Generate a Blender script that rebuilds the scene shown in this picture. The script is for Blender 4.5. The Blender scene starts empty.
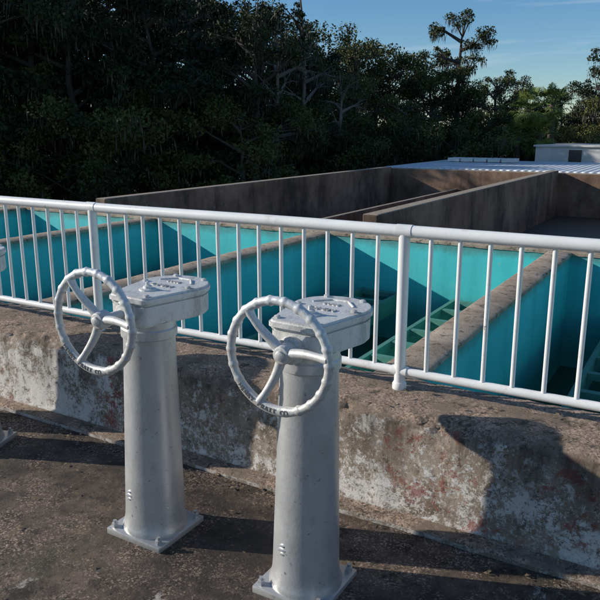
import bpy, bmesh, math, random
import numpy as np
from mathutils import Vector, Matrix, noise as mn
random.seed(7); rng=np.random.default_rng(7)
S=bpy.context.scene
C=S.collection
S.view_settings.view_transform='Standard'
try: S.view_settings.look='None'
except: pass
S.view_settings.exposure=0

# ---------------- node helpers
class M:
    def __init__(s,name):
        s.m=bpy.data.materials.new(name); s.m.use_nodes=True
        s.t=s.m.node_tree; s.b=s.t.nodes['Principled BSDF']; s.L=s.t.links
        s.tc=s.t.nodes.new('ShaderNodeTexCoord')
    def co(s,scale=(1,1,1),which='Object'):
        mp=s.t.nodes.new('ShaderNodeMapping'); mp.inputs['Scale'].default_value=scale
        s.L.new(s.tc.outputs[which],mp.inputs[0]); return mp.outputs[0]
    def noise(s,scale,detail=6,rough=.6,co=None,dist=0):
        n=s.t.nodes.new('ShaderNodeTexNoise'); n.inputs['Scale'].default_value=scale
        n.inputs['Detail'].default_value=min(detail,5 if detail<10 else 7); n.inputs['Roughness'].default_value=rough
        n.inputs['Distortion'].default_value=dist
        s.L.new(co if co else s.tc.outputs['Object'],n.inputs['Vector']); return n.outputs['Fac']
    def vor(s,scale,out='Distance',co=None):
        n=s.t.nodes.new('ShaderNodeTexVoronoi'); n.inputs['Scale'].default_value=scale
        s.L.new(co if co else s.tc.outputs['Object'],n.inputs['Vector']); return n.outputs[out]
    def ramp(s,f,a,b,ca=(0,0,0,1),cb=(1,1,1,1)):
        r=s.t.nodes.new('ShaderNodeMapRange'); r.clamp=True
        r.inputs['From Min'].default_value=a; r.inputs['From Max'].default_value=b
        s.L.new(f,r.inputs['Value'])
        ca=tuple(ca)[:3]; cb=tuple(cb)[:3]
        if ca==(0,0,0) and cb==(1,1,1): return r.outputs[0]
        return s.mix(r.outputs[0],ca,cb)
    def mix(s,f,a,b,mode='MIX'):
        n=s.t.nodes.new('ShaderNodeMix'); n.data_type='RGBA'; n.blend_type=mode
        for sock,v in ((n.inputs[0],f),(n.inputs[6],a),(n.inputs[7],b)):
            if isinstance(v,(int,float)): sock.default_value=v
            elif isinstance(v,tuple): sock.default_value=v if len(v)==4 else v+(1,)
            else: s.L.new(v,sock)
        return n.outputs[2]
    def math(s,op,a,b=0.0):
        n=s.t.nodes.new('ShaderNodeMath'); n.operation=op
        for i,v in enumerate((a,b)):
            if isinstance(v,(int,float)): n.inputs[i].default_value=v
            else: s.L.new(v,n.inputs[i])
        return n.outputs[0]
    def xyz(s,which='Object'):
        n=s.t.nodes.new('ShaderNodeSeparateXYZ'); s.L.new(s.tc.outputs[which],n.inputs[0]); return n.outputs
    def geoz(s):
        g=s.t.nodes.new('ShaderNodeNewGeometry'); n=s.t.nodes.new('ShaderNodeSeparateXYZ'); s.L.new(g.outputs['Normal'],n.inputs[0]); return n.outputs
    def bump(s,h,st=.3,d=.01):
        n=s.t.nodes.new('ShaderNodeBump'); n.inputs['Strength'].default_value=st; n.inputs['Distance'].default_value=d
        s.L.new(h,n.inputs['Height'])
        s.L.new(n.outputs[0],s.b.inputs['Normal']); return n.outputs[0]
    def col(s,c):
        if isinstance(c,tuple): s.b.inputs['Base Color'].default_value=c+(1,)
        else: s.L.new(c,s.b.inputs['Base Color'])
    def set(s,rough=.8,metal=0,spec=.5):
        for k,v in (('Roughness',rough),('Metallic',metal),('Specular IOR Level',spec)):
            if isinstance(v,(int,float)): s.b.inputs[k].default_value=v
            else: s.L.new(v,s.b.inputs[k])
        return s.m
    def cells(s,scale):
        v=s.vor(scale,'Color'); sp=s.t.nodes.new('ShaderNodeSeparateColor'); s.L.new(v,sp.inputs[0]); return sp.outputs

# ---------------- materials
def m_floor():
    m=M('walkway_concrete')
    big=m.noise(.9,8,.7)
    c=m.mix(m.ramp(big,.40,.60),(.032,.022,.015),(.145,.102,.072))
    c=m.mix(m.ramp(m.noise(6,8,.7),.45,.68),c,(.020,.015,.010))
    sp=m.cells(130)
    agg=m.mix(sp[1],(.04,.025,.018),(.60,.42,.32))
    mask=m.math('MULTIPLY',m.ramp(m.noise(2.2,6,.8),.45,.60),m.ramp(sp[0],.5,.62))
    c=m.mix(m.math('MULTIPLY',mask,.85),c,agg)
    c=m.mix(m.math('MULTIPLY',m.ramp(m.noise(3.4,10,.8,dist=.5),.625,.65),.75),c,(.46,.42,.37))
    c=m.mix(m.math('MULTIPLY',m.ramp(m.noise(14,8,.85),.56,.62),.85),c,(.016,.012,.008))
    c=m.mix(m.math('MULTIPLY',m.ramp(m.noise(1.7,7,.7),.55,.64),.45),c,(.045,.046,.02))
    wet=m.ramp(m.noise(.75,6,.65,co=m.co((1,1.5,1))),.50,.58)
    c=m.mix(m.math('MULTIPLY',wet,.5),c,(.022,.017,.013))
    m.col(c)
    h=m.math('ADD',m.noise(34,8,.8),m.math('MULTIPLY',m.math('MULTIPLY',sp[0],mask),.35)); m.bump(h,.75,.008)
    return m.set(m.ramp(wet,0,1,(.9,)*3,(.6,)*3))
def m_parapet():
    m=M('weathered_painted_concrete')
    X=m.xyz(); nz=m.geoz()
    c=m.mix(m.ramp(m.noise(3,8,.65),.35,.65),(.24,.18,.13),(.47,.38,.29))
    c=m.mix(m.math('MULTIPLY',m.ramp(m.noise(12,8,.75),.48,.66),.8),c,(.10,.073,.05))
    hz=m.ramp(X[2],.02,.60,(1,1,1),(0,0,0))
    big=m.math('MULTIPLY',m.math('SUBTRACT',m.noise(1.1,3,.6),.5),.45)
    pn=m.math('ADD',m.noise(8.5,14,.88,dist=.2),m.math('MULTIPLY',hz,.075))
    pn=m.math('ADD',pn,big)
    c=m.mix(m.math('MULTIPLY',m.ramp(pn,.57,.59),.9),c,(.80,.76,.71))
    pn2=m.math('ADD',m.noise(30,10,.85),m.math('MULTIPLY',hz,.06))
    pn2=m.math('ADD',pn2,m.math('MULTIPLY',big,.6))
    c=m.mix(m.math('MULTIPLY',m.ramp(pn2,.585,.61),.85),c,(.74,.69,.64))
    rn=m.noise(6.3,12,.82,dist=.2); rl=m.ramp(m.noise(1.3,2,.5,co=m.co((1,3,.6))),.50,.60)
    c=m.mix(m.math('MULTIPLY',m.math('MULTIPLY',m.ramp(rn,.54,.58),rl),.75),c,(.30,.06,.045))
    st=m.noise(6,8,.7,co=m.co((1,1,.15)))
    up=m.ramp(X[2],.18,.54)
    c=m.mix(m.math('MULTIPLY',m.ramp(st,.43,.60),m.math('MULTIPLY',up,.8)),c,(.045,.034,.025))
    c=m.mix(m.math('MULTIPLY',m.ramp(m.noise(18,10,.88),.55,.61),.8),c,(.05,.038,.028))
    c=m.mix(m.math('MULTIPLY',m.ramp(m.math('ADD',X[2],m.math('MULTIPLY',m.noise(5,8,.7),.12)),.06,.12,(1,1,1),(0,0,0)),.45),c,(.14,.11,.085))
    sp=m.cells(110)
    top=m.mix(sp[0],(.13,.09,.063),(.58,.42,.32))
    top=m.mix(m.ramp(m.noise(5,8,.75),.45,.6),top,(.23,.175,.125))
    top=m.mix(m.math('MULTIPLY',m.ramp(m.noise(9,10,.85),.54,.60),.9),top,(.055,.044,.03))
    c=m.mix(m.ramp(nz[2],.35,.75),c,top)
    m.col(c)
    h=m.math('ADD',m.noise(26,12,.85),m.math('MULTIPLY',m.ramp(pn,.575,.595),.12)); m.bump(h,.9,.014)
    return m.set(.92)
def m_brown(name,a=(.15,.088,.055),b=(.31,.205,.14),dk=(.04,.027,.02)):
    m=M(name)
    c=m.mix(m.ramp(m.noise(.9,8,.7),.35,.65),a,b)
    st=m.math('ADD',m.math('MULTIPLY',m.noise(1.2,8,.75,co=m.co((1,1,.35))),.6),m.math('MULTIPLY',m.noise(.35,4,.6),.4))
    c=m.mix(m.math('MULTIPLY',m.ramp(st,.46,.59),.85),c,dk)
    c=m.mix(m.math('MULTIPLY',m.ramp(m.noise(4,10,.8),.60,.66),.7),c,(.34,.28,.21))
    nz=m.geoz(); c=m.mix(m.ramp(nz[2],.5,.9),c,m.mix(m.noise(3,8,.8),(.16,.12,.085),(.45,.38,.29)))
    m.col(c); m.bump(m.noise(9,8,.7),.5,.02); return m.set(.92)
def m_divtop():
    m=M('bare_concrete')
    c=m.mix(m.ramp(m.noise(2.2,8,.7),.35,.65),(.25,.19,.135),(.48,.385,.29))
    c=m.mix(m.ramp(m.noise(10,8,.85),.53,.62),c,(.08,.06,.045))
    m.col(c); m.bump(m.noise(30,8,.8),.7,.01); return m.set(.92)
def m_turq():
    m=M('turquoise_pool_paint')
    X=m.xyz()
    c=m.mix(m.ramp(m.noise(.7,6,.6),.3,.7),(.05,.52,.54),(.10,.64,.64))
    st=m.noise(2.5,8,.7,co=m.co((1,1,.1)))
    c=m.mix(m.math('MULTIPLY',m.ramp(st,.48,.72),.35),c,(.03,.29,.30))
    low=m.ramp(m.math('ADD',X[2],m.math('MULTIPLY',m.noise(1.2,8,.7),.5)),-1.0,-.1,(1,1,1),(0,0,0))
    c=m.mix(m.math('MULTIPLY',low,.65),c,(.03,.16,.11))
    ts=m.ramp(m.math('ADD',X[2],m.math('MULTIPLY',m.noise(3,8,.8),.3)),.25,.38)
    c=m.mix(m.math('MULTIPLY',ts,.65),c,(.10,.14,.11))
    c=m.mix(m.ramp(m.noise(7,10,.8),.64,.665),c,(.33,.40,.36))
    m.col(c); m.bump(m.noise(14,6,.7),.25,.01); return m.set(.55)
def m_white(name='white_painted_steel',rust=.665,base=(.85,.84,.81)):
    m=M(name)
    c=m.mix(m.ramp(m.noise(3,6,.6),.35,.7),base,tuple(x*.86 for x in base))
    c=m.mix(m.math('MULTIPLY',m.ramp(m.noise(9,10,.75),.56,.66),.35),c,(.45,.37,.29))
    g=m.geoz(); top=m.ramp(g[2],-.9,.1,(.06,)*3,(0,0,0))
    rn=m.math('ADD',m.noise(4.5,10,.75),top)
    c=m.mix(m.ramp(rn,rust,rust+.03),c,(.22,.11,.05))
    m.col(c); m.bump(m.noise(60,6,.7),.25,.002); return m.set(.30)
def m_silver(name,base=(.50,.50,.50),metal=.55,rough=.5,dirt=.5,pit=.25):
    m=M(name)
    c=m.mix(m.ramp(m.noise(4,8,.65),.3,.7),base,tuple(x*.82 for x in base))
    c=m.mix(m.math('MULTIPLY',m.ramp(m.noise(11,10,.75,co=m.co((1,1,.5))),.52,.66),dirt),c,(.24,.21,.17))
    c=m.mix(m.math('MULTIPLY',m.ramp(m.noise(28,10,.8),.62,.66),.8),c,(.10,.075,.05))
    z=m.xyz()[2]
    c=m.mix(m.math('MULTIPLY',m.ramp(m.math('ADD',z,m.math('MULTIPLY',m.noise(9,6,.7),.16)),.06,.20,(1,1,1),(0,0,0)),.3),c,(.25,.20,.15))
    m.col(c); m.bump(m.math('ADD',m.noise(45,8,.7),m.math('MULTIPLY',m.noise(8,4),.6)),pit,.006)
    return m.set(m.ramp(m.noise(6,6),.3,.7,(rough-.08,)*3,(rough+.12,)*3),metal)
def m_plain(name,c,r=.8,sc=5):
    m=M(name); m.col(m.mix(m.noise(sc,8,.7),tuple(x*.6 for x in c),tuple(min(1,x*1.35) for x in c)))
    m.bump(m.noise(sc*5,6),.4,.01); return m.set(r)
def m_roof():
    m=M('corrugated_roof'); c=m.mix(m.noise(.8,8,.7),(.50,.54,.58),(.74,.77,.80))
    wv=m.t.nodes.new('ShaderNodeTexWave'); wv.inputs['Scale'].default_value=1.2; m.L.new(m.tc.outputs['Object'],wv.inputs[0])
    c=m.mix(m.math('MULTIPLY',m.ramp(wv.outputs['Fac'],0,.25,(1,1,1),(0,0,0)),.4),c,(.25,.27,.29))
    m.col(c); m.bump(wv.outputs['Fac'],.6,.05); return m.set(.5,.2)
def m_leaf(name,a,b):
    m=M(name)
    oi=m.t.nodes.new('ShaderNodeObjectInfo')
    f=m.math('ADD',m.math('MULTIPLY',m.noise(.55,2,.6),.7),m.math('MULTIPLY',oi.outputs['Random'],.35))
    c=m.mix(m.ramp(f,.3,.8),a,b); m.col(c); return m.set(.65,0,.25)
FLOOR=m_floor(); PAR=m_parapet(); BROWN=m_brown('stained_concrete'); DIV=m_divtop(); TURQ=m_turq(); WHITE=m_white()
SILV=m_silver('aluminium_paint',(.64,.64,.635),.55,.36,.22,.22)
HEAD=m_silver('weathered_head_paint',(.72,.71,.68),.12,.46,.5,.6)
WHEEL=m_silver('wheel_paint',(.76,.76,.74),.22,.38,.35,.35)
DARK=m_plain('lettering_paint',(.14,.13,.12),.7,40)
WALG=m_plain('green_algae_floor',(.025,.075,.045),.25,1.2)
FRAME=m_plain('green_stained_launder',(.08,.25,.20),.7,3)
ROOF=m_roof()
BWALL=m_plain('white_building_wall',(.66,.64,.60),.8,1)
GLASS=m_plain('dark_opening',(.02,.022,.025),.3,1)
GRND=m_plain('leaf_litter_ground',(.045,.04,.022),.95,.4)
BARK=m_plain('bark',(.08,.067,.052),.9,6)
BARKP=m_plain('pale_bark',(.20,.18,.15),.9,6)
LEAFA=m_leaf('oak_foliage',(.012,.021,.007),(.044,.055,.015))
LEAFB=m_leaf('foliage_light',(.034,.046,.012),(.115,.118,.032))
MOSS=m_leaf('spanish_moss',(.04,.043,.028),(.10,.098,.068))
PALM=m_leaf('palm_leaf',(.06,.10,.02),(.16,.20,.05))

# ---------------- geometry helpers
def obj(name,bm_or_mesh,mats,parent=None,smooth=False,loc=None):
    if isinstance(bm_or_mesh,bmesh.types.BMesh):
        me=bpy.data.meshes.new(name); bm_or_mesh.normal_update(); bm_or_mesh.to_mesh(me); bm_or_mesh.free()
    else: me=bm_or_mesh
    if not isinstance(mats,(list,tuple)): mats=[mats]
    for m in mats: me.materials.append(m)
    if smooth:
        me.polygons.foreach_set('use_smooth',[True]*len(me.polygons))
        try: me.set_sharp_from_angle(angle=math.radians(40))
        except: pass
    o=bpy.data.objects.new(name,me); C.objects.link(o)
    if parent: o.parent=parent
    if loc: o.location=loc
    return o
def empty(name,loc=(0,0,0)):
    e=bpy.data.objects.new(name,None); e.location=loc; e.empty_display_size=.2; C.objects.link(e); return e
def box(bm,x0,x1,y0,y1,z0,z1,mi=0,bev=0):
    r=bmesh.ops.create_cube(bm,size=1,matrix=Matrix.Translation(((x0+x1)/2,(y0+y1)/2,(z0+z1)/2))@Matrix.Diagonal((x1-x0,y1-y0,z1-z0,1)))
    vs=r['verts']; fs={f for v in vs for f in v.link_faces}
    for f in fs: f.material_index=mi
    if bev:
        es=list({e for v in vs for e in v.link_edges})
        bmesh.ops.bevel(bm,geom=es,offset=bev,segments=2,affect='EDGES',profile=.5)
def tube(bm,pts,rad,seg=12,cap=True,mi=0,flat=(1,1)):
    pts=[Vector(p) for p in pts]; n=len(pts)
    if isinstance(rad,(int,float)): rad=[rad]*n
    rings=[]; 
    t0=(pts[1]-pts[0]).normalized(); a=t0.orthogonal().normalized()
    for i in range(n):
        t=(pts[min(i+1,n-1)]-pts[max(i-1,0)]).normalized()
        a=(a-t*a.dot(t)).normalized(); b=t.cross(a)
        rings.append([bm.verts.new(pts[i]+rad[i]*(math.cos(2*math.pi*k/seg)*a*flat[0]+math.sin(2*math.pi*k/seg)*b*flat[1])) for k in range(seg)])
    for i in range(n-1):
        for k in range(seg):
            f=bm.faces.new((rings[i][k],rings[i][(k+1)%seg],rings[i+1][(k+1)%seg],rings[i+1][k])); f.material_index=mi
    if cap:
        f=bm.faces.new(rings[0][::-1]); f.material_index=mi; f=bm.faces.new(rings[-1]); f.material_index=mi
def lathe(bm,prof,seg=48,mat=Matrix()):
    rings=[[bm.verts.new(mat@Vector((r*math.cos(2*math.pi*k/seg),r*math.sin(2*math.pi*k/seg),z))) for k in range(seg)] for r,z in prof]
    for i in range(len(prof)-1):
        for k in range(seg):
            bm.faces.new((rings[i][k],rings[i][(k+1)%seg],rings[i+1][(k+1)%seg],rings[i+1][k]))
    bm.faces.new(rings[0][::-1]); bm.faces.new(rings[-1])
def text_mesh(s,size,depth):
    cu=bpy.data.curves.new('t','FONT'); cu.body=s; cu.size=size; cu.extrude=depth; cu.align_x='CENTER'; cu.align_y='CENTER'
    o=bpy.data.objects.new('t',cu); C.objects.link(o)
    dg=bpy.context.evaluated_depsgraph_get(); me=bpy.data.meshes.new_from_object(o.evaluated_get(dg))
    bpy.data.objects.remove(o); return me

# ---------------- camera
cam=bpy.data.cameras.new('camera'); co=bpy.data.objects.new('camera',cam); C.objects.link(co)
co.location=(0,0,2.0); co.rotation_euler=(math.radians(90-13.7),0,math.radians(30.5))
cam.sensor_width=36; cam.lens=42.0; cam.clip_end=3000; S.camera=co

# ---------------- light
EL=math.radians(21.5); d=Vector((-.930,-.367,0)).normalized()
sd=Vector((d.x*math.cos(EL),d.y*math.cos(EL),math.sin(EL)))
sl=bpy.data.lights.new('sun','SUN'); sl.energy=5.0; sl.angle=math.radians(.5); sl.color=(1,.94,.84)
so=bpy.data.objects.new('sun',sl); C.objects.link(so); so.rotation_euler=sd.to_track_quat('Z','Y').to_euler()
w=bpy.data.worlds.new('World'); S.world=w; w.use_nodes=True
nt=w.node_tree; bg=nt.nodes['Background']
sky=nt.nodes.new('ShaderNodeTexSky'); sky.sky_type='NISHITA'; sky.sun_disc=False
sky.sun_elevation=EL; sky.sun_rotation=math.atan2(d.x,d.y)%(2*math.pi)
sky.air_density=1.0; sky.dust_density=0.0; sky.ozone_density=4.5; sky.altitude=0
hs=nt.nodes.new('ShaderNodeHueSaturation'); hs.inputs['Saturation'].default_value=1.15
nt.links.new(sky.outputs[0],hs.inputs['Color'])
tc=nt.nodes.new('ShaderNodeTexCoord'); mp=nt.nodes.new('ShaderNodeMapping'); mp.inputs['Scale'].default_value=(1.6,2.2,14); mp.inputs['Rotation'].default_value=(.12,.1,.3)
no=nt.nodes.new('ShaderNodeTexNoise'); no.inputs['Scale'].default_value=1.5; no.inputs['Detail'].default_value=8; no.inputs['Roughness'].default_value=.6; no.inputs['Distortion'].default_value=.6
rp=nt.nodes.new('ShaderNodeValToRGB'); rp.color_ramp.elements[0].position=.50; rp.color_ramp.elements[1].position=.74
rp.color_ramp.elements[1].color=(.55,.55,.55,1)
mx=nt.nodes.new('ShaderNodeMix'); mx.data_type='RGBA'; mx.inputs[7].default_value=(6.3,6.7,7.2,1)
nt.links.new(tc.outputs['Generated'],mp.inputs[0]); nt.links.new(mp.outputs[0],no.inputs['Vector']); nt.links.new(no.outputs['Fac'],rp.inputs[0])
nt.links.new(rp.outputs[0],mx.inputs[0]); nt.links.new(hs.outputs[0],mx.inputs[6]); nt.links.new(mx.outputs[2],bg.inputs[0])
bg.inputs[1].default_value=.115

# ---------------- ground
bm=bmesh.new(); bmesh.ops.create_grid(bm,x_segments=60,y_segments=60,size=1200)
for v in bm.verts: v.co.z=-3.2
obj('ground',bm,GRND)

# ---------------- walkway
bm=bmesh.new()
nx,ny=220,110; X0,X1,Y0,Y1=-12,7,-6,3.3
g=[[bm.verts.new((X0+(X1-X0)*i/nx,Y0+(Y1-Y0)*j/ny,0)) for j in range(ny+1)] for i in range(nx+1)]
for col in g:
    for v in col: v.co.z=.008*mn.noise(v.co*1.3)+.003*mn.noise(v.co*9)
for i in range(nx):
    for j in range(ny): bm.faces.new((g[i][j],g[i+1][j],g[i+1][j+1],g[i][j+1]))
box(bm,X0,X1,Y0,Y1,-3.2,-.05)
obj('walkway',bm,FLOOR,smooth=True)
bm=bmesh.new()
for i in range(1300):
    x=random.uniform(-5.5,1); y=random.choice((random.uniform(1,3.02),3.02-abs(random.gauss(0,.10)),random.uniform(3.2,3.65)))
    s=random.choice((.005,.007,.010,.016))*random.uniform(.6,1.3); a=random.uniform(0,6.28)
    z=(.009+.008*mn.noise(Vector((x,y,0))*1.3)) if y<3.1 else .585
    p=[bm.verts.new((x+s*math.cos(a+k*1.57)*(1 if k%2 else .5),y+s*math.sin(a+k*1.57)*(1 if k%2 else .5),z+random.uniform(0,s*.5))) for k in range(4)]
    bm.faces.new(p)
obj('leaf_debris',bm,m_plain('dry_leaf',(.20,.14,.08),.9,30))

# ---------------- parapet wall
prof=[(3.03,-.03),(3.03,.022),(3.045,.034),(3.07,.036),(3.10,.036),(3.125,.04),(3.135,.06)]
prof+=[(3.135+.012*t/14,.06+.455*t/14) for t in range(1,15)]
prof+=[(3.152,.535),(3.162,.553),(3.18,.567),(3.20,.575)]
prof+=[(3.20+.48*t/14,.577) for t in range(1,15)]+[(3.70,.56),(3.70,.2),(3.70,-.5),(3.70,-1.5),(3.70,-3.2)]
bm=bmesh.new(); n=900; x0,x1=-12,7
ring=[]
for i in range(n+1):
    x=x0+(x1-x0)*i/n; r=[]
    for (y,z) in prof:
        p=Vector((x,y,z))
        dd=.009*mn.noise(p*2.5)+.006*mn.noise(p*9)+.004*mn.noise(p*25)
        edge=math.exp(-((y-3.165)**2+(z-.56)**2)/.0022)
        chip=max(0,mn.noise(Vector((x*2.3,y*3,5)))*.7+mn.noise(Vector((x*9,y*8,9)))*.7+mn.noise(Vector((x*21,y*20,z*20)))*.5-.05)*edge
        yy=y+(dd if z<.56 and y<3.6 else 0)+chip*.045; zz=z+(dd if y>3.15 and z>.3 else 0)-chip*.05
        r.append(bm.verts.new((x,yy,zz)))
    ring.append(r)
for i in range(n):
    for k in range(len(prof)-1):
        bm.faces.new((ring[i][k],ring[i+1][k],ring[i+1][k+1],ring[i][k+1]))
obj('parapet_wall',bm,PAR,smooth=True)

# ---------------- railing
rail=empty('metal_railing',(0,3.5,0))
bm=bmesh.new(); zb=.578
def sag(x,a=.004): return a*mn.noise(Vector((x*.7,3,1)))
xs=[-12+i*.25 for i in range(77)]
tube(bm,[(x,0,1.471+sag(x)) for x in xs],.033,16)
obj('top_rail',bm,WHITE,rail,True)
bm=bmesh.new()
tube(bm,[(x,0,.682+sag(x)) for x in xs],.024,12); obj('bottom_rail',bm,WHITE,rail,True)
bm=bmesh.new(); bmb=bmesh.new(); sp=2.345
posts=[-1.41+sp*k for k in range(-4,4)]
for px in posts:
    tube(bm,[(px,0,zb-.02),(px,0,1.465)],.031,16)
    lathe(bm,[(.034,zb-.01),(.040,zb+.0),(.040,zb+.03),(.035,zb+.04)],16,Matrix.Translation((px,0,0)))
    for dz in(1.471,.682):
        tube(bm,[(px-.045,0,dz),(px+.045,0,dz)],.036 if dz>1 else .029,16)
    for k in range(1,15):
        bx=px+sp*k/15+random.uniform(-.003,.003)
        tube(bmb,[(bx,0,.682),(bx+random.uniform(-.004,.004),0,1.46)],.0125,10)
obj('posts',bm,WHITE,rail,True); obj('balusters',bmb,WHITE,rail,True)

# ---------------- valve pedestals
def pedestal(name,x,y,hubz=1.165,rot=0.0,wang=0.0,tilt=0.0,hy=-.20):
    E=empty(name,(x,y,0)); E.rotation_euler=(0,tilt,rot)
    bm=bmesh.new(); box(bm,-.175,.175,-.175,.175,-.01,.03,bev=.006)
    for sx in(-1,1):
        for sy in(-1,1):
            lathe(bm,[(.017,.03),(.017,.05),(.010,.052),(.010,.066)],6,Matrix.Translation((sx*.145,sy*.145,0)))
    obj('base_plate',bm,SILV,E,True)
    bm=bmesh.new()
    lathe(bm,[(.166,.03),(.166,.042),(.158,.058),(.152,.09),(.149,.13),(.124,1.02),(.125,1.04),(.134,1.046),(.134,1.085),(.128,1.092),(.128,1.125)],56)
    obj('column',bm,SILV,E,True)
    bm=bmesh.new()
    for z,wd in((.215,.012),(.235,.02),(.255,.012)):
        box(bm,-wd-.04,wd-.04,-.146,-.12,z-.005,z+.005,bev=.003)
    obj('cast_mark',bm,SILV,E,True)
    def outline(off=0):
        pts=[]; R=.180+off; cy=.185; fw=.118+off; fy=-.150-off
        for t in range(0,5):
            a=math.radians(-90+t*22.5*.85); pts.append((fw-.03+.03*math.cos(a),fy+.03+.03*math.sin(a)))
        for t in range(0,33):
            a=math.radians(-12+204*t/32); pts.append((R*math.cos(a),cy+R*math.sin(a)))
        for t in range(0,5):
            a=math.radians(180+13+t*22.5*.85); pts.append((-fw+.03+.03*math.cos(a),fy+.03+.03*math.sin(a)))
        return pts
    def slab(bm,off,z0,z1,bev):
        pts=outline(off=off); lo=[bm.verts.new((p[0],p[1],z0)) for p in pts]
        f=bm.faces.new(lo); r=bmesh.ops.extrude_face_region(bm,geom=[f])
        vs=[v for v in r['geom'] if isinstance(v,bmesh.types.BMVert)]
        for v in vs: v.co.z=z1
        ed=[e for e in bm.edges if all(v.co.z>z1-1e-4 for v in e.verts)]+[e for e in bm.edges if all(abs(v.co.z-z0)<1e-4 for v in e.verts)]
        bmesh.ops.bevel(bm,geom=ed,offset=bev,segments=3,affect='EDGES')
        bmesh.ops.recalc_face_normals(bm,faces=bm.faces)
    bm=bmesh.new(); slab(bm,-.010,1.118,1.225,.010); obj('gear_housing',bm,HEAD,E,True)
    bm=bmesh.new(); slab(bm,0.0,1.223,1.262,.010); obj('gear_cover',bm,HEAD,E,True)
    bm=bmesh.new()
    for (bx,by) in((-.09,-.11),(.09,-.11),(-.135,.13),(.135,.13),(-.09,.31),(.09,.31)):
        lathe(bm,[(.015,1.258),(.015,1.269),(.010,1.272)],6,Matrix.Translation((bx,by,0)))
    lathe(bm,[(.042,1.258),(.040,1.268),(.022,1.272),(.020,1.282),(.012,1.285)],20,Matrix.Translation((0,.0,0)))
    lathe(bm,[(.009,1.28),(.009,1.300),(.005,1.303)],8,Matrix.Translation((0,.0,0)))
    tube(bm,[(-.10,.20,1.262),(-.04,.27,1.264),(.04,.27,1.264),(.10,.20,1.262)],.006,8)
    obj('cover_bolts',bm,HEAD,E,True)
    for s,yy,zz in (('OPEN',.10,.05),('LUBE',.19,.036)):
        me=text_mesh(s,zz,.003); o=obj('raised_text',me,HEAD,E); o.location=(0,yy,1.264)
    Rm=Matrix.Rotation(math.radians(90),4,'X')
    bm=bmesh.new(); q=-hy
    lathe(bm,[(.058,.12),(.058,.158),(.043,.163),(.043,.180),(.02,.184),(.02,q+.03)],24,Matrix.Translation((0,0,hubz))@Rm)
    for a in range(4):
        aa=math.radians(45+90*a); lathe(bm,[(.010,.15),(.010,.168)],6,Matrix.Translation((.05*math.cos(aa),0,hubz+.05*math.sin(aa)*.9))@Rm)
    obj('shaft_boss',bm,HEAD,E,True)
    Wd=empty('handwheel'); Wd.parent=E; Wd.location=(0,hy,hubz); Wd.rotation_euler=(0,wang,0)
    RY=-.045
    bm=bmesh.new(); R=.222; n=264; sg=14; rings=[]
    for i in range(n):
        a=2*math.pi*i/n
        sc=.95+.24*max(0,math.cos(a*22))**2
        da=(a-math.radians(250)+math.pi)%(2*math.pi)-math.pi
        pad=1/(1+math.exp((abs(da)-.60)*22))
        rr=.0185*sc; rad=rr*(1-pad)+.022*pad; th=.0175*(sc*.5+.5)*(1-pad)+.016*pad
        ring=[]
        for k in range(sg):
            b=2*math.pi*k/sg
            ring.append(bm.verts.new(((R+rad*math.cos(b))*math.cos(a),RY+th*math.sin(b),(R+rad*math.cos(b))*math.sin(a))))
        rings.append(ring)
    for i in range(n):
        for k in range(sg): bm.faces.new((rings[i][k],rings[(i+1)%n][k],rings[(i+1)%n][(k+1)%sg],rings[i][(k+1)%sg]))
    bmesh.ops.recalc_face_normals(bm,faces=bm.faces)
    obj('rim',bm,WHEEL,Wd,True)
    bm=bmesh.new()
    for adeg in(128,6,246):
        a=math.radians(adeg); dx,dz=math.cos(a),math.sin(a); px,pz=-dz,dx
        P=[];Rr=[]
        for t in range(11):
            u=t/10; r=.02+u*(R-.024); s=.010*math.sin(u*math.pi)
            P.append((dx*r+px*s,-.008+(RY+.008)*(u*u*(3-2*u)),dz*r+pz*s)); Rr.append(.0215-.0075*u+ (.006*max(0,u-.8)/.2))
        tube(bm,P,Rr,12,True)
    obj('spokes',bm,WHEEL,Wd,True)
    bm=bmesh.new()
    lathe(bm,[(.040,-.028),(.040,.018),(.034,.030),(.028,.032),(.022,.032),(.020,.042),(.010,.046)],28,Rm)
    obj('hub',bm,WHEEL,Wd,True)
    s='HENRY PRATT CO'; bmt=bmesh.new()
    for i,ch in enumerate(s):
        if ch==' ': continue
        a=math.radians(250)+ (i-(len(s)-1)/2)*.082
        me=text_mesh(ch,.026,.0035)
        up=Vector((-math.cos(a),0,-math.sin(a))); rt=Vector((-math.sin(a),0,math.cos(a))); nn=Vector((0,-1,0))
        mt=Matrix((( rt.x,up.x,nn.x,R*math.cos(a)),(rt.y,up.y,nn.y,RY-.0145),(rt.z,up.z,nn.z,R*math.sin(a)),(0,0,0,1)))
        me.transform(mt); bmt.from_mesh(me)
    obj('rim_lettering',bmt,DARK,Wd)
    return E
pedestal('valve_pedestal',-2.29,2.42,1.185,0.0,0.03,.022,-.30)
pedestal('valve_pedestal.001',-1.39,2.41,1.150,0,-.02,.015,-.20)
pedestal('valve_pedestal.002',-3.96,2.57,1.17,.3,.5)
pedestal('valve_pedestal.003',-4.95,2.57,1.17,0,.2)

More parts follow.
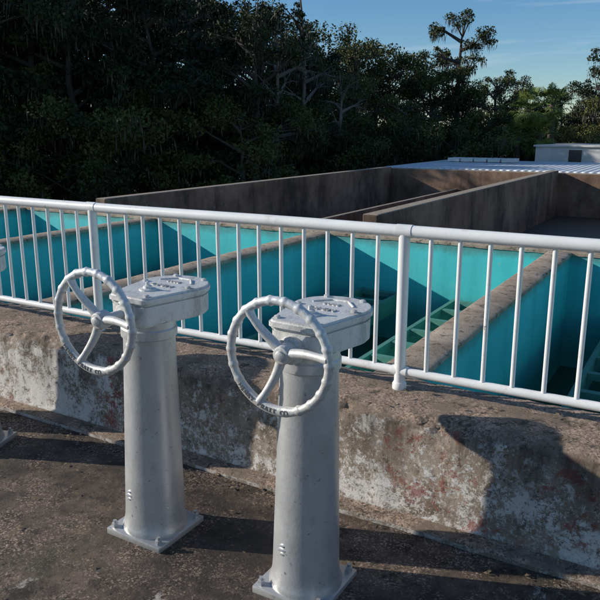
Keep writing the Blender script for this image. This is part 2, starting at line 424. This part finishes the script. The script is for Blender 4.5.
# ---------------- basins
basin=empty('treatment_basin')
bm=bmesh.new(); box(bm,-17.4,6.4,3.72,10.9,-1.9,-1.4); obj('basin_floor',bm,WALG,basin)
DT=.30
divs=[-13.45,-9.6,-5.72,-1.82,2.1,6.1]
bm=bmesh.new(); bmt=bmesh.new()
def jit_top(bm,x0,x1,y0,y1,z1):
    L=max(x1-x0,y1-y0); alongy=(y1-y0)>(x1-x0); n=int(L/.08); rg=[]
    for i in range(n+1):
        t=i/n; r=[]
        for (u,z) in ((0,-.05),(0,-.012),(.08,0),(.5,.002),(.92,0),(1,-.012),(1,-.05)):
            if alongy: p=Vector((x0+(x1-x0)*u,y0+L*t,z1+z))
            else: p=Vector((x0+L*t,y0+(y1-y0)*u,z1+z))
            q=mn.noise(p*7)*.008+mn.noise(p*2)*.006
            if u in(0,1):
                if alongy: p.x+=q+ (0.004 if u==1 else -.004)
                else: p.y+=q
            p.z+=q*.8; r.append(bm.verts.new(p))
        rg.append(r)
    for i in range(n):
        for k in range(6): bm.faces.new((rg[i][k],rg[i+1][k],rg[i+1][k+1],rg[i][k+1]) if not alongy else (rg[i][k],rg[i][k+1],rg[i+1][k+1],rg[i+1][k]))
for x in divs:
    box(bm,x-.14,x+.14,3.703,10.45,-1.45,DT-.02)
    jit_top(bmt,x-.16,x+.16,3.705,10.43,DT)
box(bm,-17.4,6.4,10.45,10.8,-1.45,DT-.02)
jit_top(bmt,-17.4,6.4,10.435,10.82,DT+.004)
bmesh.ops.recalc_face_normals(bmt,faces=bmt.faces)
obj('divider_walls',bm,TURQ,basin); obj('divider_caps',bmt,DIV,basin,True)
bm=bmesh.new()
for i in range(len(divs)-1):
    xa,xb=divs[i]+.14,divs[i+1]-.14
    wdt=(xb-xa)
    for f in(.28,.72):
        cx=xa+wdt*f
        for s in(-.34,.34):
            box(bm,cx+s-.03,cx+s+.03,3.75,10.44,-.85,-.58)
        y=4.1
        while y<10.3:
            box(bm,cx-.31,cx+.31,y,y+.09,-.66,-.585); y+=.62
obj('launder_frames',bm,FRAME,basin)

# ---------------- rear tank walls
rt=empty('rear_tank')
bm=bmesh.new()
box(bm,-5.15,-4.85,10.83,26.2,-3.2,.60,bev=.03)
box(bm,-11.5,-11.2,10.83,26.2,-3.2,.56,bev=.03)
box(bm,-11.5,14,26.22,26.6,-3.2,.50,bev=.03)
box(bm,-8.6,-8.45,10.83,26.2,-3.2,-.2,bev=.02)
box(bm,-1.0,-.7,10.83,26.2,-3.2,-.1,bev=.02)
obj('tank_walls',bm,BROWN,rt)
bm=bmesh.new(); box(bm,-11.19,14,10.83,26.2,-1.3,-1.0); obj('tank_floor',bm,m_plain('dark_tank_floor',(.09,.065,.045),.6,1),rt)
dk=empty('flat_roof_deck')
bm=bmesh.new(); box(bm,-11.7,14,26.62,34.5,.36,.54,bev=.02); obj('slab',bm,ROOF,dk)
bm=bmesh.new(); box(bm,-11.4,13.7,26.9,34.2,-3.2,.355); obj('tank_block',bm,BROWN,dk)
bm=bmesh.new()
for k in range(5): box(bm,-10.9+k*.62,-10.35+k*.62,32,33,.56,.72,bev=.02)
obj('skylights',bm,BWALL,dk)
wb=empty('white_building')
bm=bmesh.new(); box(bm,-8.05,3,37,42,-3.2,1.16); box(bm,-8.15,3.15,36.9,42.1,1.163,1.25); obj('walls',bm,BWALL,wb)
bm=bmesh.new()
for x in(-6.45,-3.6,-1): box(bm,x,x+.6,36.97,37.05,.20,1.02)
obj('windows',bm,GLASS,wb)

# ---------------- trees
def leafcloud(cents,rads,n,size,elong=1.0,wid=.55,droop=False):
    cents=np.array(cents); rads=np.array(rads)
    p=rads**2; p=p/p.sum(); idx=rng.choice(len(cents),n,p=p)
    v=rng.normal(size=(n,3)); v/=np.linalg.norm(v,axis=1)[:,None]
    r=rng.random(n)**.5
    pos=cents[idx]+v*(r*rads[idx])[:,None]*np.array([1,1,.60])
    a=rng.normal(size=(n,3)); a/=np.linalg.norm(a,axis=1)[:,None]
    if droop: a=np.tile([0,0,1.],(n,1))+a*.16
    b=np.cross(a,rng.normal(size=(n,3))); b/=np.linalg.norm(b,axis=1)[:,None]
    s=size*(.4+1.0*rng.random(n)**1.5)[:,None]
    a=a*s*elong; b=b*s*wid
    return np.stack([pos-a,pos+b*1.0,pos+a,pos-b*1.0],1).reshape(-1,3)
def tree_mesh(name,h,cr,seed,leaf,nleaf=9000,size=.15,moss=0,low=.15,pale=False,clump=1.0):
    rnd=random.Random(seed); bm=bmesh.new()
    lean=Vector((rnd.uniform(-.06,.06),rnd.uniform(-.06,.06),0))*h
    top=Vector((0,0,h*.8))+lean
    tp=[Vector((0,0,0)).lerp(top,t/6)+Vector((rnd.uniform(-.15,.15),rnd.uniform(-.15,.15),0))*(t>0) for t in range(7)]
    tube(bm,tp,[h*.024*(1-.8*t/6) for t in range(7)],8)
    cents=[];rads=[]
    nl=rnd.randint(12,17)
    for i in range(nl):
        f=low+(1-low)*(i+rnd.random())/nl; f=min(f,.97)
        k=f*6; k0=int(min(5,k)); st=tp[k0].lerp(tp[k0+1],k-k0)
        a=i*2.4+rnd.uniform(-.5,.5); ln=cr*rnd.uniform(.5,1.1)*(1.0-.6*abs(f-.45))
        en=st+Vector((math.cos(a)*ln,math.sin(a)*ln,ln*rnd.uniform(.1,.65)))
        mid=st.lerp(en,.5)+Vector((rnd.uniform(-.3,.3),rnd.uniform(-.3,.3),rnd.uniform(0,.4)))
        tube(bm,[st,mid,en],[h*.010,h*.006,h*.0025],5,cap=False)
        for q in range(5):
            c=st.lerp(en,rnd.uniform(.45,1.15))+Vector((rnd.uniform(-.8,.8),rnd.uniform(-.8,.8),rnd.uniform(-.3,.8)))
            cents.append(c); rads.append(rnd.uniform(.35,1.0)*cr/3.9*clump)
            tube(bm,[mid,mid.lerp(c,.6)+Vector((0,0,.1)),c],[h*.0035,h*.0022,h*.001],4,cap=False)
    for q in range(6):
        c=top+Vector((rnd.uniform(-1,1),rnd.uniform(-1,1),rnd.uniform(0,h*.15)))
        cents.append(c); rads.append(rnd.uniform(.35,.8)*cr/4*clump)
        tube(bm,[top,c],[h*.004,h*.001],4,cap=False)
    me0=bpy.data.meshes.new('tmp'); bm.to_mesh(me0); bm.free()
    V0=np.zeros(len(me0.vertices)*3); me0.vertices.foreach_get('co',V0); V0=V0.reshape(-1,3)
    F0=[tuple(p.vertices) for p in me0.polygons]; nb=len(F0); bpy.data.meshes.remove(me0)
    parts=[V0,leafcloud([tuple(c) for c in cents],rads,nleaf,size)]; nm=0
    if moss:
        parts.append(leafcloud([tuple(c-Vector((0,0,.35))) for c in cents],[r*.95 for r in rads],moss,.17,1.4,.14,True)); nm=moss
    V=np.concatenate(parts); off=len(V0)
    nf=nleaf+nm; Q=(np.arange(nf*4).reshape(-1,4)+off).tolist()
    me=bpy.data.meshes.new(name); me.from_pydata(V.tolist(),[],F0+[tuple(q) for q in Q])
    mi=np.concatenate([np.zeros(nb,int),np.ones(nleaf,int),np.full(nm,2)]); me.polygons.foreach_set('material_index',mi.astype(np.int32))
    me.materials.append(BARKP if pale else BARK); me.materials.append(leaf); me.materials.append(MOSS)
    me.update(); return me
T=[tree_mesh('treeA',12,4.2,1,LEAFA,16000,.095,800),
   tree_mesh('treeB',13,3.6,2,LEAFB,14000,.09,1500,low=.2),
   tree_mesh('treeC',11,4.4,3,LEAFB,16000,.095,900),
   tree_mesh('treeD',14,3.2,4,LEAFA,12000,.09,1300,low=.3),
   tree_mesh('treeE',10,4.0,5,LEAFB,14000,.09,2000,low=.15)]
BUSH=[tree_mesh('bushA',5,3.4,8,LEAFA,16000,.075,300,low=.02),tree_mesh('bushB',5.5,3.2,9,LEAFB,14000,.075,600,low=.02)]
BARE=tree_mesh('bare',13,3.0,12,LEAFA,700,.10,1000,low=.25,pale=True)
mass=empty('distant_trees')
def put(me,az,dist,s,zs=None,name='tree',parent=mass,z=-3.2):
    a=math.radians(az); x,y=-math.sin(a)*dist,math.cos(a)*dist
    o=bpy.data.objects.new(name,me); C.objects.link(o); o.location=(x,y,z); o.rotation_euler=(0,0,random.uniform(0,6.28))
    o.scale=(s,s,zs or s)
    if parent: o.parent=parent
    return o
sk=[(75,13),(54,13),(46,12.5),(38,11.3),(35,10.2),(33,9.0),(31,9.0),(28,7.7),(25,6.5),(22,5.9),(19,6.0),(17,4.8),(14,4.1),(11,4.2),(8,5.8),(2,6.0),(-10,7)]
def elev(az):
    for (a,e),(b,f) in zip(sk,sk[1:]):
        if b<=az<=a: return f+(e-f)*(az-b)/(a-b)
    return 7
hts=[12,13,11,14,10]
for row,(dist,step) in enumerate(((44,4.4),(52,3.8),(61,3.4))):
    az=66 if row<2 else 60
    while az>-4:
        az-=step*random.uniform(.7,1.3)*(.8 if az>34 else 1)
        dd=dist*(1+.05*random.uniform(-1,1))
        if az>32: dd*=.86
        k=random.randrange(5)
        if az>35: k=random.choice((0,3,0,1))
        e=elev(az)+random.uniform(-1.8,.35)-(2.4 if row==0 and az<34 else 0)
        H=5.2+dd*math.tan(math.radians(e)); s=H/hts[k]/.95
        put(T[k],az,dd,max(.55,min(1.35,s)),s)
for row,(dist,step) in enumerate(((40,4.0),(54,4.2))):
    az=66
    while az>-4:
        az-=step*random.uniform(.7,1.3); dd=dist*(.88 if az>32 else 1)*random.uniform(.97,1.04)
        if az<15 and row==0: dd+=9
        put(random.choice(BUSH),az,dd,random.uniform(.95,1.3))
for az,dd,s in((32.5,39,.88),(27.5,40,.68),(30.3,41,.86)):
    put(BARE,az,dd,s)
put(tree_mesh('moss_oak',15,3.3,21,LEAFB,14000,.09,3000,low=.25,clump=1.0),18.3,55,1.02,.98,'moss_draped_oak',None)
put(tree_mesh('tall_tree',16,2.6,31,LEAFA,6000,.10,1500,low=.3,clump=.8),31.6,46,.90,None,'tall_cypress_tree',None)

def palm(name,az,dist,ztop,r,seed):
    rnd=random.Random(seed); bm=bmesh.new(); H=ztop+3.2
    tube(bm,[(0,0,0),(.1,0,H*.5),(.05,.1,H)],[.2,.17,.16],10)
    for i in range(48):
        az_=rnd.uniform(0,6.283); el=rnd.uniform(-1.2,1.4)
        dv=Vector((math.cos(az_)*math.cos(el),math.sin(az_)*math.cos(el),math.sin(el)))
        pl=r*.6*rnd.uniform(.7,1.15); st=Vector((.05,.1,H)); c=st+dv*pl
        side=dv.cross(Vector((0,0,1))).normalized(); upv=side.cross(dv)
        tube(bm,[st,c],[.02,.012],4,False,1)
        nb=19
        for j in range(nb):
            t=(j/(nb-1)-.5)*3.6
            ld=(dv*math.cos(t)+side*math.sin(t)+upv*rnd.uniform(0,.25)).normalized(); L=r*.40*(.65+.35*math.cos(t*.8))*rnd.uniform(.85,1.1)
            tip=c+ld*L+Vector((0,0,-.30*L)); mid=c+ld*L*.55
            wv=ld.cross(upv).normalized()*.026
            a=[bm.verts.new(p) for p in(c,mid+wv,tip,mid-wv)]
            f=bm.faces.new(a); f.material_index=1
    o=obj(name,bm,[BARK,PALM]); a=math.radians(az); o.location=(-math.sin(a)*dist,math.cos(a)*dist,-3.2)
palm('cabbage_palm',13.0,40,3.0,1.35,1); palm('cabbage_palm.001',11.4,41,3.3,1.3,2); palm('cabbage_palm.002',13.7,39.5,1.6,1.2,3); palm('cabbage_palm.003',12.2,39.7,1.8,1.2,4)
